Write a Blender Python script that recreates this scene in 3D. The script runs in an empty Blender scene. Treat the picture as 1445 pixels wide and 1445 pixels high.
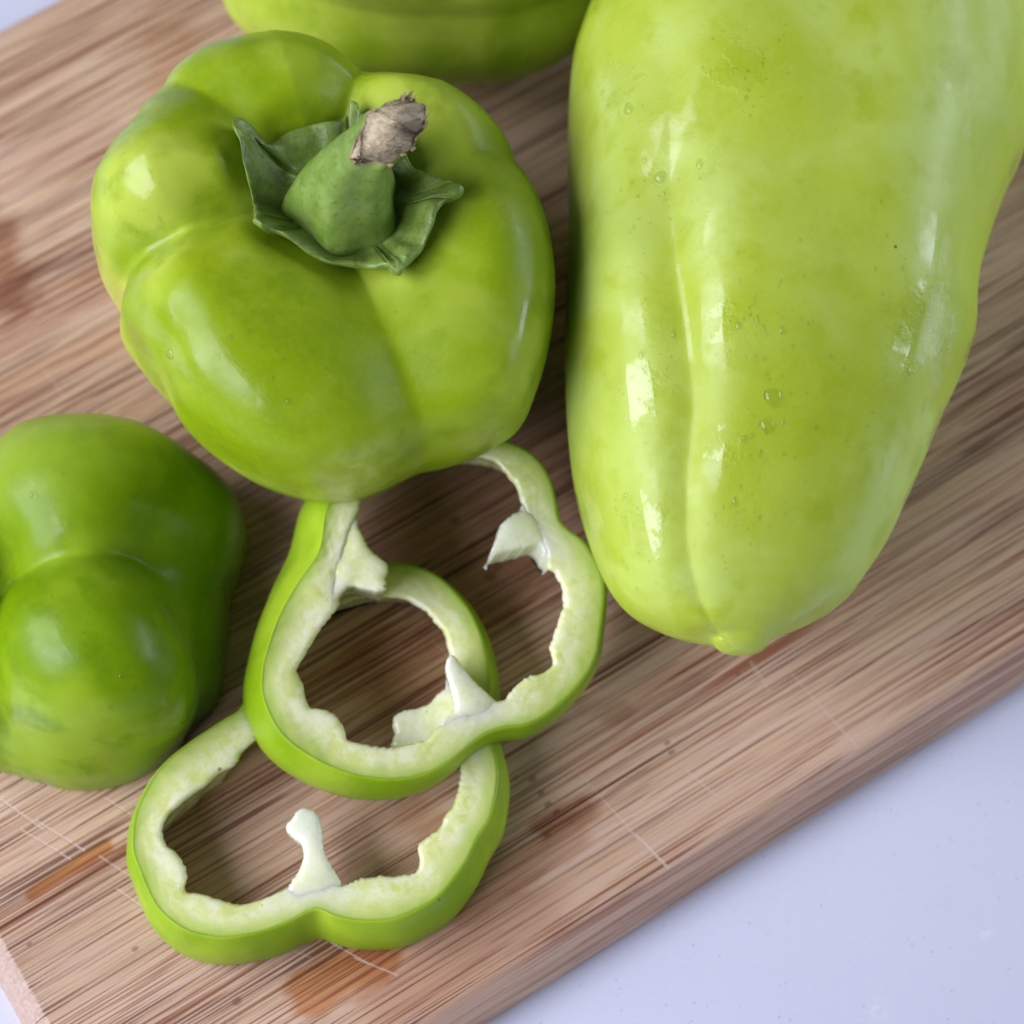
import bpy, bmesh, math, random
import numpy as np
from mathutils import Vector, noise as mnoise
from mathutils.bvhtree import BVHTree
from mathutils.geometry import delaunay_2d_cdt

random.seed(7)
rng = np.random.default_rng(7)
S = bpy.context.scene
COL = S.collection

# ------------------------------------------------------------------ camera
W = 1445.0
FOV, TILT, DIST = 22.0, 22.0, 0.459
cam_d = bpy.data.cameras.new("camera")
cam = bpy.data.objects.new("camera", cam_d)
COL.objects.link(cam)
_t = math.radians(TILT)
cam.location = (0.0, -DIST * math.sin(_t), DIST * math.cos(_t))
cam.rotation_euler = (_t, 0, 0)
cam_d.sensor_width = 36.0
cam_d.angle = math.radians(FOV)
cam_d.clip_start = 0.01
cam_d.clip_end = 50.0
cam_d.dof.use_dof = True
cam_d.dof.focus_distance = 0.410
cam_d.dof.aperture_fstop = 13.0
cam_d.dof.aperture_blades = 7
S.camera = cam

# ------------------------------------------------------------------ world + window light
world = bpy.data.worlds.new("World")
S.world = world
world.use_nodes = True
bg = world.node_tree.nodes["Background"]
bg.inputs[0].default_value = (0.84, 0.88, 1.08, 1)
bg.inputs[1].default_value = 0.06


def window_light(name, loc, target, sx, sy, power, color):
    d = bpy.data.lights.new(name, 'AREA')
    d.shape = 'RECTANGLE'
    d.size, d.size_y = sx, sy
    d.energy = power
    d.color = color
    o = bpy.data.objects.new(name, d)
    COL.objects.link(o)
    o.location = loc
    o.rotation_euler = (Vector(target) - Vector(loc)).to_track_quat('-Z', 'Y').to_euler()
    return o


window_light("window_light", (-0.47, -0.17, 0.40), (0, 0, 0.0), 0.74, 0.40, 6.6, (0.95, 0.96, 1.14))
window_light("window_light", (0.62, 0.20, 0.21), (0.02, 0, 0.02), 0.60, 0.22, 3.0, (0.84, 0.92, 1.12))

S.view_settings.view_transform = 'Standard'
S.view_settings.look = 'None'
S.view_settings.exposure = 0.0
S.view_settings.gamma = 1.0
S.cycles.max_bounces = 10

# ==PURE== (numpy only)
FPX = (W / 2) / math.tan(math.radians(FOV) / 2)
CAMP = np.array([0.0, -DIST * math.sin(math.radians(TILT)), DIST * math.cos(math.radians(TILT))])
MM = 0.001


def ray(px, py):
    t = math.radians(TILT)
    x = (np.asarray(px, float) - W / 2) / FPX
    y = -(np.asarray(py, float) - W / 2) / FPX
    return np.stack([x, math.sin(t) + y * math.cos(t), -math.cos(t) + y * math.sin(t)], -1)


def at(px, py, z=0.0):
    """photo pixel -> point of the scene at height z (metres)"""
    d = ray(px, py)
    k = (np.asarray(z) - CAMP[2]) / d[..., 2]
    return CAMP + d * k[..., None]


def on_plane(px, py, p0, n):
    d = ray(px, py)
    k = ((p0 - CAMP) @ n) / (d @ n)
    return CAMP + d * k[..., None]


def project(P):
    t = math.radians(TILT)
    Q = P - CAMP
    f = np.array([0, math.sin(t), -math.cos(t)])
    u = np.array([0, math.cos(t), math.sin(t)])
    dz = Q @ f
    return np.stack([W / 2 + FPX * Q[..., 0] / dz, W / 2 - FPX * (Q @ u) / dz], -1)


def crv(x, xs, ys):
    """cubic Hermite through points, monotone-limited tangents"""
    xs = np.asarray(xs, float); ys = np.asarray(ys, float)
    h = np.diff(xs); d = np.diff(ys) / h
    m = np.zeros_like(xs)
    m[0], m[-1] = d[0], d[-1]
    for i in range(1, len(xs) - 1):
        m[i] = 0 if d[i - 1] * d[i] <= 0 else (h[i - 1] + h[i]) / (h[i - 1] / d[i] * 1.0 + h[i] / d[i - 1]) if False else (
            0 if d[i - 1] * d[i] <= 0 else 3 * (h[i - 1] + h[i]) / ((2 * h[i] + h[i - 1]) / d[i - 1] + (h[i] + 2 * h[i - 1]) / d[i]))
    x = np.clip(np.asarray(x, float), xs[0], xs[-1])
    i = np.clip(np.searchsorted(xs, x, side='right') - 1, 0, len(xs) - 2)
    s = (x - xs[i]) / h[i]
    return ((1 + 2 * s) * (1 - s) ** 2 * ys[i] + s * (1 - s) ** 2 * h[i] * m[i]
            + s * s * (3 - 2 * s) * ys[i + 1] + s * s * (s - 1) * h[i] * m[i + 1])


def closed_spline(pts, n):
    """periodic Catmull-Rom (centripetal-ish via chord length), n samples"""
    P = np.asarray(pts, float)
    k = len(P)
    out = []
    seg = np.linalg.norm(np.roll(P, -1, 0) - P, axis=1)
    tot = seg.sum(); cum = np.concatenate([[0], np.cumsum(seg)])
    for s in np.linspace(0, tot, n, endpoint=False):
        i = min(int(np.searchsorted(cum, s, side='right') - 1), k - 1)
        u = (s - cum[i]) / seg[i]
        p0, p1, p2, p3 = P[(i - 1) % k], P[i], P[(i + 1) % k], P[(i + 2) % k]
        m1 = (p2 - p0) * seg[i] / (seg[i] + seg[(i - 1) % k])
        m2 = (p3 - p1) * seg[i] / (seg[i] + seg[(i + 1) % k])
        out.append((1 + 2 * u) * (1 - u) ** 2 * p1 + u * (1 - u) ** 2 * m1 + u * u * (3 - 2 * u) * p2 + u * u * (u - 1) * m2)
    return np.array(out)


def wrapd(a, b):
    return (a - b + math.pi) % (2 * math.pi) - math.pi


def grooves(phi, lst):
    g = np.zeros_like(phi)
    for a, d, w in lst:
        x = np.abs(wrapd(phi, math.radians(a))) / math.radians(w)
        g = np.maximum(g, d * np.exp(-x ** 1.35))
    return g


def radial(phi, table):
    n = len(table)
    xs = np.arange(-2, n + 3) * (2 * math.pi / n)
    ys = np.array([table[i % n] for i in range(-2, n + 3)])
    return crv(phi % (2 * math.pi), xs, ys)


def wob(P, f, seed, octs=2):
    """cheap smooth 3-D wobble, roughly -1..1"""
    r = np.random.default_rng(seed)
    out = np.zeros(P.shape[:-1]); amp = 1.0
    for o in range(octs):
        for _ in range(5):
            k = r.normal(size=3); k = k / np.linalg.norm(k) * f * (2 ** o) * r.uniform(.6, 1.3)
            out += amp * np.sin(P @ k + r.uniform(0, 6.28)) / 3.0
        amp *= .5
    return out


# ---- the upright pepper with its stem
STEM_R = [37.63, 37.17, 35.61, 33.19, 30.68, 28.52, 27.48, 28.35, 30.02, 31.12, 31.73, 32.68, 35.08, 38.25, 40.29, 38.77, 36.92, 37.41, 38.54, 40.45, 43.07, 42.89, 40.58, 40.05, 42.43, 44.6, 46.91, 48.8, 49.8, 49.53, 49.67, 49.25, 45.64, 42.55, 40.43, 38.66]
STEM_BASE = (462.0, 432.0)
STEM_H = 67.0
STEM_GROOVES = [(203, 1.15, 13), (143, .75, 19), (77, .75, 17), (14, .6, 18), (-68, .62, 17)]


def stem_pepper_pts(nt=170, nphi=288, R=None):
    R = STEM_R if R is None else R
    t = np.linspace(0, 1, nt)[:, None]
    phi = np.linspace(0, 2 * math.pi, nphi, endpoint=False)[None, :]
    ts = [0, .10, .17, .24, .31, .38, .46, .54, .62, .70, .78, .85, .91, .96, 1.0]
    rs = [0, .15, .27, .37, .51, .73, .90, .985, 1.0, .965, .89, .77, .58, .30, 0]
    zs = [.86, .86, .868, .90, .95, .97, .91, .77, .61, .45, .27, .13, .04, .0, .015]
    pr = crv(t, ts, rs); pz = crv(t, ts, zs)
    g = grooves(phi + 0 * t, STEM_GROOVES)
    dg = crv(t, [0, .12, .22, .31, .42, .55, .75, .88, 1], [0, .02, .10, .19, .22, .18, .13, .12, 0])
    dz = crv(t, [0, .14, .22, .31, .42, .55, .7, 1], [0, .02, .06, .11, .10, .035, 0, 0])
    Rm = radial(phi + 0 * t, R)
    Rm = 34.0 + (Rm - 34.0) * crv(t, [0, .18, .32, .52, 1], [0, .05, .40, 1, 1])
    rho = Rm * pr * (1 - dg * g)
    lob = 0.055 * np.sin(phi * 1 - 1.5) + .02 * np.sin(2 * phi + 1.0)
    z = STEM_H * (pz - dz * g + lob * crv(t, [0, .12, .3, .5, .8, 1], [0, .0, 1, .8, .0, 0]))
    # axis leans a little away and to the right
    c = at(STEM_BASE[0], STEM_BASE[1], 0.0) / MM
    x = c[0] + rho * np.cos(phi) + z * 0.06
    y = c[1] + rho * np.sin(phi) - z * 0.13
    P = np.stack([x, y, z + 0 * x], -1)
    w = wob(P, .11, 3, 2) * crv(t, [0, .2, .4, .9, 1], [.0, .35, .8, .5, 0])
    P = P + (P - np.array([c[0], c[1], 32.0])) * (w * .014)[..., None]
    P[..., 2] = np.maximum(P[..., 2], 0.15)
    return P * MM


# ---- the pepper half, cut side down
HALF_R = [30.24, 32.53, 34.31, 35.12, 35.32, 34.17, 32.64, 31.99, 32.72, 34.5, 35.11, 31.65, 28.35, 26.19, 25.35, 26.75, 29.26, 31.38, 34.1, 34.23, 31.16, 29.07, 28.61, 28.55, 30.2, 34.53, 37.3, 33.49, 32.07, 32.2, 32.82, 33.92, 35.2, 34.17, 31.65, 29.91]
HALF_BASE = (48.0, 868.0)
HALF_LOBES = [((14.5, -14, 14.5), 18.6), ((22.5, -4, 4), 18.2), ((11, -18, 5), 17.8), ((11, 11.5, 12.5), 20.5), ((21, 8, 7), 18.5), ((-17, -12, 12), 19.5), ((-18, 11, 11), 20), ((0, 0, 4), 19)]


def half_pepper_pts(nt=150, nphi=320, R=None):
    R = HALF_R if R is None else R
    t = np.linspace(0, 1, nt)[:, None]
    phi = np.linspace(0, 2 * math.pi, nphi, endpoint=False)[None, :]
    el = math.pi / 2 * (1 - t) + 0 * phi
    d = np.stack([np.cos(el) * np.cos(phi), np.cos(el) * np.sin(phi), np.sin(el)], -1)
    acc = 0
    for cc_, ro_ in HALF_LOBES:
        cc_ = np.array(cc_, float)
        dc = d @ cc_
        q = np.maximum(dc ** 2 - cc_ @ cc_ + ro_ ** 2, 0)
        acc = acc + (np.maximum(dc + np.sqrt(q), .5) / 30) ** 34
    r = 30 * acc ** (1 / 34.)
    F = 1 + (radial(phi + 0 * t, R) / 36.0 - 1) * np.cos(el) ** .8
    P = d * r[..., None] * np.stack([F, F, 1.13 + 0 * F], -1)
    # the dimple of the blossom end
    P[..., 2] -= 5.0 * np.exp(-(np.hypot(P[..., 0] + 1, P[..., 1] - 1) / 3.2) ** 2) * np.sin(el)
    c = at(HALF_BASE[0], HALF_BASE[1], 0.0) / MM
    P = P + np.array([c[0], c[1], 0])
    w = wob(P, .12, 9, 2) * crv(t, [0, .2, .5, 1], [0, .5, .8, .3])
    P = P + (P - np.array([c[0], c[1], 12.0])) * (w * .012)[..., None]
    P[..., 2] = np.maximum(P[..., 2], 0.15)
    return P * MM


# ---- the big pepper lying on its side: row tables in photo pixels
#        py    left  right  zbot ztop (mm)
BIG = [(-150, 1090, 1200, 30, 44), (-138, 1010, 1285, 18, 55), (-110, 945, 1350, 9, 64), (-70, 895, 1395, 3, 70), (-30, 866, 1422, .4, 72),
       (0, 848, 1436, 0, 73), (50, 822, 1451, 0, 73), (100, 807, 1456, 0, 73), (160, 802, 1453, 0, 72), (212, 801, 1445, 0, 71),
       (265, 802, 1421, 0, 70), (310, 803, 1404, 0, 69), (350, 803, 1391, 0, 68), (400, 800, 1378, 0, 67), (440, 798, 1374, 0, 66),
       (475, 797, 1373, 0, 65), (505, 797, 1365, 0, 64), (550, 798, 1346, 0, 62), (600, 801, 1324, 0, 60), (665, 808, 1297, 0, 57),
       (700, 815, 1281, .2, 55), (750, 829, 1258, 2.5, 51.5), (800, 848, 1226, 7, 47), (830, 864, 1204, 11, 44), (852, 882, 1180, 14.5, 41.5),
       (870, 906, 1150, 18, 39), (885, 936, 1118, 21, 37), (894, 962, 1100, 23, 35.5), (899, 990, 1092, 24, 34.5), (903, 1003, 1087, 24.5, 33.5), (910, 1009, 1082, 25, 32.5), (916, 1016, 1076, 25.5, 31.5), (921, 1030, 1064, 27, 30)]


def big_pepper_pts(nr=260, nphi=300):
    T = np.array(BIG, float)
    zm = (T[:, 3] + T[:, 4]) / 2 * MM
    L = at(T[:, 1], T[:, 0], zm); Rr = at(T[:, 2], T[:, 0], zm)
    yy = (L[:, 1] + Rr[:, 1]) / 2 / MM
    o = np.argsort(yy)
    yy = yy[o]; xl = L[o, 0] / MM; xr = Rr[o, 0] / MM; zb = T[o, 3]; zt = T[o, 4]; pyr = T[o, 0]
    # dense rows, denser at both ends
    s = np.linspace(0, 1, nr)
    u = (1 - np.cos(s * math.pi)) / 2 * .7 + s * .3
    y = (yy[0] + (yy[-1] - yy[0]) * u)
    # the table is crowded near the tip, so add its own rows
    y = np.sort(np.concatenate([y, np.linspace(yy[0], yy[9], 70)]))
    xl_, xr_, zb_, zt_, py_ = (crv(y, yy, q)[:, None] for q in (xl, xr, zb, zt, pyr))
    phi = np.linspace(0, 2 * math.pi, nphi, endpoint=False)[None, :]
    xc = (xl_ + xr_) / 2; a = (xr_ - xl_) / 2; zc = (zb_ + zt_) / 2; b = (zt_ - zb_) / 2

    def gx(pts):      # a line traced in the photo on the upper surface -> its angle on each row
        q = np.array(pts, float)
        h = crv(q[:, 1], T[:, 0], T[:, 4]) * MM * .97
        w = at(q[:, 0], q[:, 1], h) / MM
        o = np.argsort(w[:, 1])
        x = crv(y, w[o, 1], w[o, 0])[:, None]
        return np.arccos(np.clip((x - xc) / a, -.98, .98))
    py = py_
    gA = gx([(955, -100), (958, 100), (948, 250), (955, 350), (972, 440), (985, 560), (978, 640), (976, 720), (985, 800), (1003, 860), (1030, 905), (1045, 921)])
    gB = gx([(1190, -100), (1190, 60), (1180, 200), (1190, 320), (1205, 420), (1200, 540), (1180, 650), (1160, 740), (1125, 830), (1085, 900), (1070, 921)])
    gC = gx([(1390, -100), (1400, 60), (1400, 200), (1370, 300), (1345, 400), (1340, 480), (1310, 560), (1270, 650), (1225, 740), (1170, 830), (1095, 900), (1075, 921)])
    dA = crv(py, [-150, 100, 260, 380, 560, 800, 880, 921], [.02, .03, .045, .075, .085, .09, .09, .10])
    wA = math.radians(1) * crv(py, [-150, 250, 420, 600, 921], [18, 16, 12, 9.5, 10])
    dB = crv(py, [-150, 100, 300, 560, 760, 921], [.03, .035, .045, .035, .015, .0])
    dC = crv(py, [-150, 100, 300, 430, 560, 800, 921], [.02, .03, .015, .015, .025, .02, 0])
    f = 1.0 - dA * np.exp(-(np.abs(phi - gA) / wA) ** 1.5)
    f = f - dB * np.exp(-((phi - gB) / .30) ** 2)
    f = f - dC * np.exp(-((phi - gC) / .16) ** 2)
    # lengthwise swellings of the two main ribs
    f = f + .022 * np.exp(-((phi - 2.05) / .35) ** 2) * np.sin((py + 40) / 105.)
    f = f + .018 * np.exp(-((phi - 1.25) / .30) ** 2) * np.sin((py - 60) / 120.)
    # groove under the belly sides
    f = f - .05 * np.exp(-((phi - 5.4) / .3) ** 2) - .05 * np.exp(-((phi - 4.2) / .3) ** 2)
    c, sn = np.cos(phi), np.sin(phi)
    e = 2 / 2.25
    X = np.sign(c) * np.abs(c) ** e; Z = np.sign(sn) * np.abs(sn) ** e
    x = xc + a * X * f
    z = zc + b * Z * np.where(sn < 0, 1.0, f)
    P = np.stack([x, y[:, None] + 0 * x, z], -1)
    w = wob(P, .10, 21, 2) * .60 + wob(P, .27, 22, 1) * .26 + wob(P, .62, 23, 1) * .07
    side = np.clip(sn, 0, 1)
    P[..., 2] += w * side * crv(py, [-150, -60, 700, 900, 921], [0, 1, 1, .35, .1])
    # dent near the right shoulder, and a small pit
    for (dx, dy, rad, dep) in ((1360, 108, 3.2, .9), (1300, 470, 6.5, .9), (1020, 165, 8, .8), (905, 95, 6, .7)):
        q = at(dx, dy, crv(dy, T[:, 0], T[:, 4]) * MM * .9) / MM
        d2 = ((P[..., 0] - q[0]) ** 2 + (P[..., 1] - q[1]) ** 2) / rad ** 2
        P[..., 2] -= dep * np.exp(-d2) * side
    P[..., 2] = np.maximum(P[..., 2], .15)
    return P * MM


# ---- the pepper at the back, only its front low side is in the picture
def back_pepper_pts(nr=150, nphi=240):
    #      px   front ybot  half-depth  height
    T = np.array([(306, -22, 4, 30), (316, 22, 14, 46), (335, 56, 22, 56), (375, 84, 28, 62), (430, 110, 31, 64), (520, 138, 33, 66), (600, 146, 33, 66), (680, 144, 32, 65),
                  (745, 130, 31, 63), (800, 104, 29, 60), (850, 66, 26, 56), (900, 5, 20, 48), (940, -45, 12, 36), (955, -70, 4, 26)], float)
    q = at(T[:, 0], T[:, 1], np.full(len(T), .014)) / MM
    xs = q[:, 0]
    x = np.sort(np.concatenate([np.linspace(xs[0], xs[-1], nr), np.linspace(xs[0], xs[2], 30)]))
    yf = crv(x, xs, q[:, 1])[:, None]; hd = crv(x, xs, T[:, 2])[:, None]; hh = crv(x, xs, T[:, 3])[:, None]
    phi = np.linspace(0, 2 * math.pi, nphi, endpoint=False)[None, :]
    f = 1 - .16 * np.exp(-(np.abs(wrapd(phi, math.radians(176))) / .30) ** 1.6) - .10 * np.exp(-(wrapd(phi, math.radians(95)) / .2) ** 2)
    c, sn = np.cos(phi), np.sin(phi)
    yc = yf + hd * .96
    zc = np.where(hh > 0, 33.0, 0) - (66 - hh) * .12
    zz = zc + hh / 2 * np.sign(sn) * np.abs(sn) ** .9 * f
    yv = yc + hd * np.sign(c) * np.abs(c) ** .9 * f
    # phi=180 deg looks to the front
    P = np.stack([x[:, None] + 0 * zz, yv, zz], -1)
    P[..., 2] += wob(P, .09, 31, 2) * .8
    P[..., 2] = np.maximum(P[..., 2], .15)
    return P * MM
# ==END==


# ------------------------------------------------------------------ helpers
def new_obj(name, verts, faces, mat=None, parent=None, smooth=True, attrs=None):
    me = bpy.data.meshes.new(name)
    me.from_pydata([tuple(v) for v in verts], [], faces)
    if smooth:
        me.polygons.foreach_set("use_smooth", [True] * len(me.polygons))
    for k, v in (attrs or {}).items():
        a = me.attributes.new(k, 'FLOAT', 'POINT')
        a.data.foreach_set("value", np.asarray(v, np.float32).ravel())
    me.update()
    o = bpy.data.objects.new(name, me)
    COL.objects.link(o)
    if mat:
        me.materials.append(mat)
    if parent:
        o.parent = parent
    return o


def grid_faces(nr, nc, wrap_c=True, wrap_r=False, flip=False):
    f = []
    for i in range(nr if wrap_r else nr - 1):
        j2 = (i + 1) % nr
        for j in range(nc if wrap_c else nc - 1):
            k = (j + 1) % nc
            q = (i * nc + j, i * nc + k, j2 * nc + k, j2 * nc + j)
            f.append(q[::-1] if flip else q)
    return f


def thing(name, label, cat, loc=(0, 0, 0), group=None):
    o = bpy.data.objects.new(name, None)
    o.empty_display_size = .01
    COL.objects.link(o)
    o.location = loc
    o["label"] = label; o["category"] = cat
    if group:
        o["group"] = group
    return o


def tag(o, label, cat, group=None):
    o["label"] = label; o["category"] = cat
    if group:
        o["group"] = group
    return o


def recentre(o, c):
    """move the mesh so the object's origin sits at c"""
    o.data.transform(__import__("mathutils").Matrix.Translation(-Vector(c)))
    o.location = c


class Nodes:
    def __init__(self, name):
        self.m = bpy.data.materials.new(name)
        self.m.use_nodes = True
        self.t = self.m.node_tree
        self.bsdf = self.t.nodes["Principled BSDF"]

    def n(self, typ, **kw):
        x = self.t.nodes.new(typ)
        for k, v in kw.items():
            setattr(x, k, v)
        return x

    def link(self, a, b):
        self.t.links.new(a, b)

    def put(self, sock, v):
        if hasattr(v, "is_output"):
            self.link(v, sock)
        else:
            sock.default_value = v

    def math(self, op, a, b=0.0, c=0.0, clamp=False):
        x = self.n("ShaderNodeMath", operation=op); x.use_clamp = clamp
        for i, v in enumerate((a, b, c)):
            self.put(x.inputs[i], v)
        return x.outputs[0]

    def mix(self, f, a, b, blend='MIX'):
        x = self.n("ShaderNodeMix", data_type='RGBA', blend_type=blend)
        self.put(x.inputs[0], f)
        for s, v in ((x.inputs[6], a), (x.inputs[7], b)):
            self.put(s, (*v, 1) if isinstance(v, tuple) and len(v) == 3 else v)
        return x.outputs[2]

    def noise(self, vec, scale, detail=2.0, rough=.5, dist=0.0):
        x = self.n("ShaderNodeTexNoise")
        if vec is not None:
            self.link(vec, x.inputs["Vector"])
        x.inputs["Scale"].default_value = scale
        x.inputs["Detail"].default_value = detail
        x.inputs["Roughness"].default_value = rough
        x.inputs["Distortion"].default_value = dist
        return x.outputs["Fac"]

    def ramp(self, v, lo, hi, a=0.0, b=1.0):
        x = self.n("ShaderNodeMapRange", interpolation_type='SMOOTHSTEP')
        self.put(x.inputs["Value"], v)
        for k, q in (("From Min", lo), ("From Max", hi), ("To Min", a), ("To Max", b)):
            self.put(x.inputs[k], q)
        return x.outputs[0]

    def coords(self):
        return self.n("ShaderNodeTexCoord").outputs["Object"]

    def scaled(self, vec, s, off=(0, 0, 0)):
        x = self.n("ShaderNodeMapping")
        self.link(vec, x.inputs["Vector"])
        x.inputs["Scale"].default_value = s
        x.inputs["Location"].default_value = off
        return x.outputs[0]

    def near(self, vec, p, r0, r1):
        x = self.n("ShaderNodeVectorMath", operation='DISTANCE')
        self.link(vec, x.inputs[0]); x.inputs[1].default_value = p
        return self.ramp(x.outputs["Value"], r0, r1, 1.0, 0.0)

    def attr(self, name):
        return self.n("ShaderNodeAttribute", attribute_name=name).outputs["Fac"]

    def bump(self, h, strength, dist, prev=None):
        x = self.n("ShaderNodeBump")
        x.inputs["Strength"].default_value = strength
        x.inputs["Distance"].default_value = dist
        self.link(h, x.inputs["Height"])
        if prev is not None:
            self.link(prev, x.inputs["Normal"])
        return x.outputs[0]

    def bs(self, **kw):
        for k, v in kw.items():
            self.put(self.bsdf.inputs[k.replace("_", " ")], v)


# ------------------------------------------------------------------ materials
def skin_mat(name, light, mid, dark, spots=(), wet=.5, rough=.24, cover=.5, wetspots=()):
    M = Nodes(name)
    P = M.coords()
    a = M.noise(P, 42, 3, .55, .3)
    b = M.noise(P, 130, 3, .6)
    c = M.noise(P, 900, 2, .6)
    base = M.mix(M.ramp(a, .38, .62), mid, light)
    base = M.mix(M.math('MULTIPLY', M.ramp(b, .48, .70), cover), base, dark)
    base = M.mix(M.math('MULTIPLY', M.ramp(M.noise(M.scaled(P, (1, 1, 1), (.3, .1, .2)), 26, 3, .5), .5, .66), cover), base, dark)
    base = M.mix(M.math('MULTIPLY', M.ramp(c, .45, .8), .14), base, light)
    for p, r0, r1, col, k in spots:
        base = M.mix(M.math('MULTIPLY', M.near(P, p, r0, r1), k), base, col)
    # tiny dark corky specks
    v = M.n("ShaderNodeTexVoronoi"); v.inputs["Scale"].default_value = 95; M.link(P, v.inputs["Vector"])
    sp = M.ramp(v.outputs["Distance"], .012, .04, 1.0, 0.0)
    pick = M.math('GREATER_THAN', M.n("ShaderNodeSeparateColor").outputs[0], .5)
    sc = pick.node.inputs[0].links[0].from_node
    M.link(v.outputs["Color"], sc.inputs[0])
    pick.node.inputs[1].default_value = .62
    base = M.mix(M.math('MULTIPLY', M.math('MULTIPLY', sp, pick), .75), base, (.05, .07, .012))
    # skin relief: low waves, fine cells and a broken film of water
    film = M.noise(P, 420, 4, .62, .8)
    fine = M.noise(P, 2600, 2, .5)
    wetm = M.math('MULTIPLY', M.ramp(M.noise(P, 60, 3, .6), .52, .66), .55)
    edge_n = M.math('MULTIPLY', M.math('SUBTRACT', M.noise(P, 380, 3, .65), .5), .012)
    for p, r_ in wetspots:
        dd = M.n("ShaderNodeVectorMath", operation='DISTANCE'); M.link(P, dd.inputs[0]); dd.inputs[1].default_value = p
        wetm = M.math('MAXIMUM', wetm, M.ramp(M.math('ADD', dd.outputs["Value"], edge_n), r_ * .55, r_, 1, 0))
    lowb = M.noise(P, 75, 3, .5)
    h = M.math('ADD', M.math('MULTIPLY', M.math('MULTIPLY', film, M.math('ADD', M.math('MULTIPLY', wetm, .5), .14)), .7), M.math('MULTIPLY', fine, .08))
    h = M.math('ADD', h, M.math('MULTIPLY', lowb, 1.1))
    nb = M.bump(h, .10 + .16 * wet, .0014)
    M.bs(Base_Color=base, Roughness=M.math('SUBTRACT', M.math('ADD', rough + .10, M.math('MULTIPLY', M.math('SUBTRACT', film, .5), .12)), M.math('MULTIPLY', wetm, rough - .06)), Normal=nb, IOR=1.45, Specular_IOR_Level=.27,
         Subsurface_Weight=.12, Subsurface_Radius=(.6, 1.0, .12), Subsurface_Scale=.0025, Coat_Weight=M.math('MULTIPLY', wetm, 1.0 * wet, clamp=True), Coat_Roughness=.06)
    return M.m


M_BIG = skin_mat("skin_pale_green", (.535, .675, .14), (.465, .585, .055), (.38, .49, .010), wet=1.0, rough=.27, cover=.5,
                 wetspots=[(tuple(at(px, py, z) - at(1130, 420, 0)), r) for px, py, z, r in ((1300, 465, .052, .0085), (872, 118, .058, .005), (900, 555, .050, .006), (900, 745, .044, .0055), (1008, 450, .064, .006), (1015, 640, .056, .005), (950, 300, .064, .004), (1040, 90, .070, .005))])


def flesh_mat():
    M = Nodes("pepper_flesh")
    P = M.coords()
    e = M.attr("edge")      # 1 at the skin, 0 at the cavity
    w = M.attr("white")
    n1 = M.noise(P, 160, 4, .6, .4)
    n2 = M.noise(P, 1500, 2, .6)
    n3 = M.noise(P, 420, 3, .6, .5)
    base = M.mix(M.ramp(n1, .40, .62), (.66, .72, .25), (.82, .84, .48))
    base = M.mix(M.math('MULTIPLY', M.math('MULTIPLY', M.ramp(n3, .46, .6), M.math('SUBTRACT', 1.0, e)), .6), base, (.86, .88, .66))
    base = M.mix(M.ramp(M.math('ADD', e, M.math('MULTIPLY', M.math('SUBTRACT', n1, .5), .9)), .45, 1.05), base, (.46, .60, .10))
    base = M.mix(w, base, (.84, .87, .68))
    base = M.mix(M.math('MULTIPLY', M.ramp(n2, .5, .75), .25), base, (.52, .62, .20))
    rimline = M.ramp(e, .955, .975)
    base = M.mix(M.math('MULTIPLY', rimline, .4), base, (.20, .36, .02))
    v = M.n("ShaderNodeTexVoronoi"); v.inputs["Scale"].default_value = 110; M.link(P, v.inputs["Vector"])
    base = M.mix(M.math('MULTIPLY', M.ramp(v.outputs["Distance"], .02, .05, 1, 0), .75), base, (.10, .13, .05))
    cell = M.n("ShaderNodeTexVoronoi"); cell.inputs["Scale"].default_value = 1900; M.link(P, cell.inputs["Vector"])
    h = M.math('ADD', M.math('MULTIPLY', n1, 1.0), M.math('MULTIPLY', cell.outputs["Distance"], .16))
    M.bs(Base_Color=base, Roughness=M.ramp(n1, .3, .7, .16, .36), Normal=M.bump(h, .16, .0007), Subsurface_Weight=.6, Subsurface_Radius=(.9, 1.0, .35), Subsurface_Scale=.0045, Coat_Weight=.55, Coat_Roughness=.1, IOR=1.4)
    return M.m


M_FLESH = flesh_mat()
M_RINGSKIN = skin_mat("slice_skin", (.38, .55, .028), (.27, .45, .008), (.16, .31, .002), wet=.5, rough=.27, cover=.3)


def simple_mat(name, cols, scale, rough=.5, bump=.2, sss=0.0, dist=.0006):
    M = Nodes(name)
    P = M.coords()
    a = M.noise(P, scale, 4, .6, .3)
    b = M.noise(P, scale * 5, 3, .6)
    base = M.mix(M.ramp(a, .35, .65), cols[0], cols[1])
    base = M.mix(M.math('MULTIPLY', M.ramp(b, .52, .72), .6), base, cols[2])
    M.bs(Base_Color=base, Roughness=rough, Normal=M.bump(M.math('ADD', a, M.math('MULTIPLY', b, .4)), bump, dist))
    if sss:
        M.bs(Subsurface_Weight=sss, Subsurface_Radius=(1, 1, .3), Subsurface_Scale=.002)
    return M.m


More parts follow.
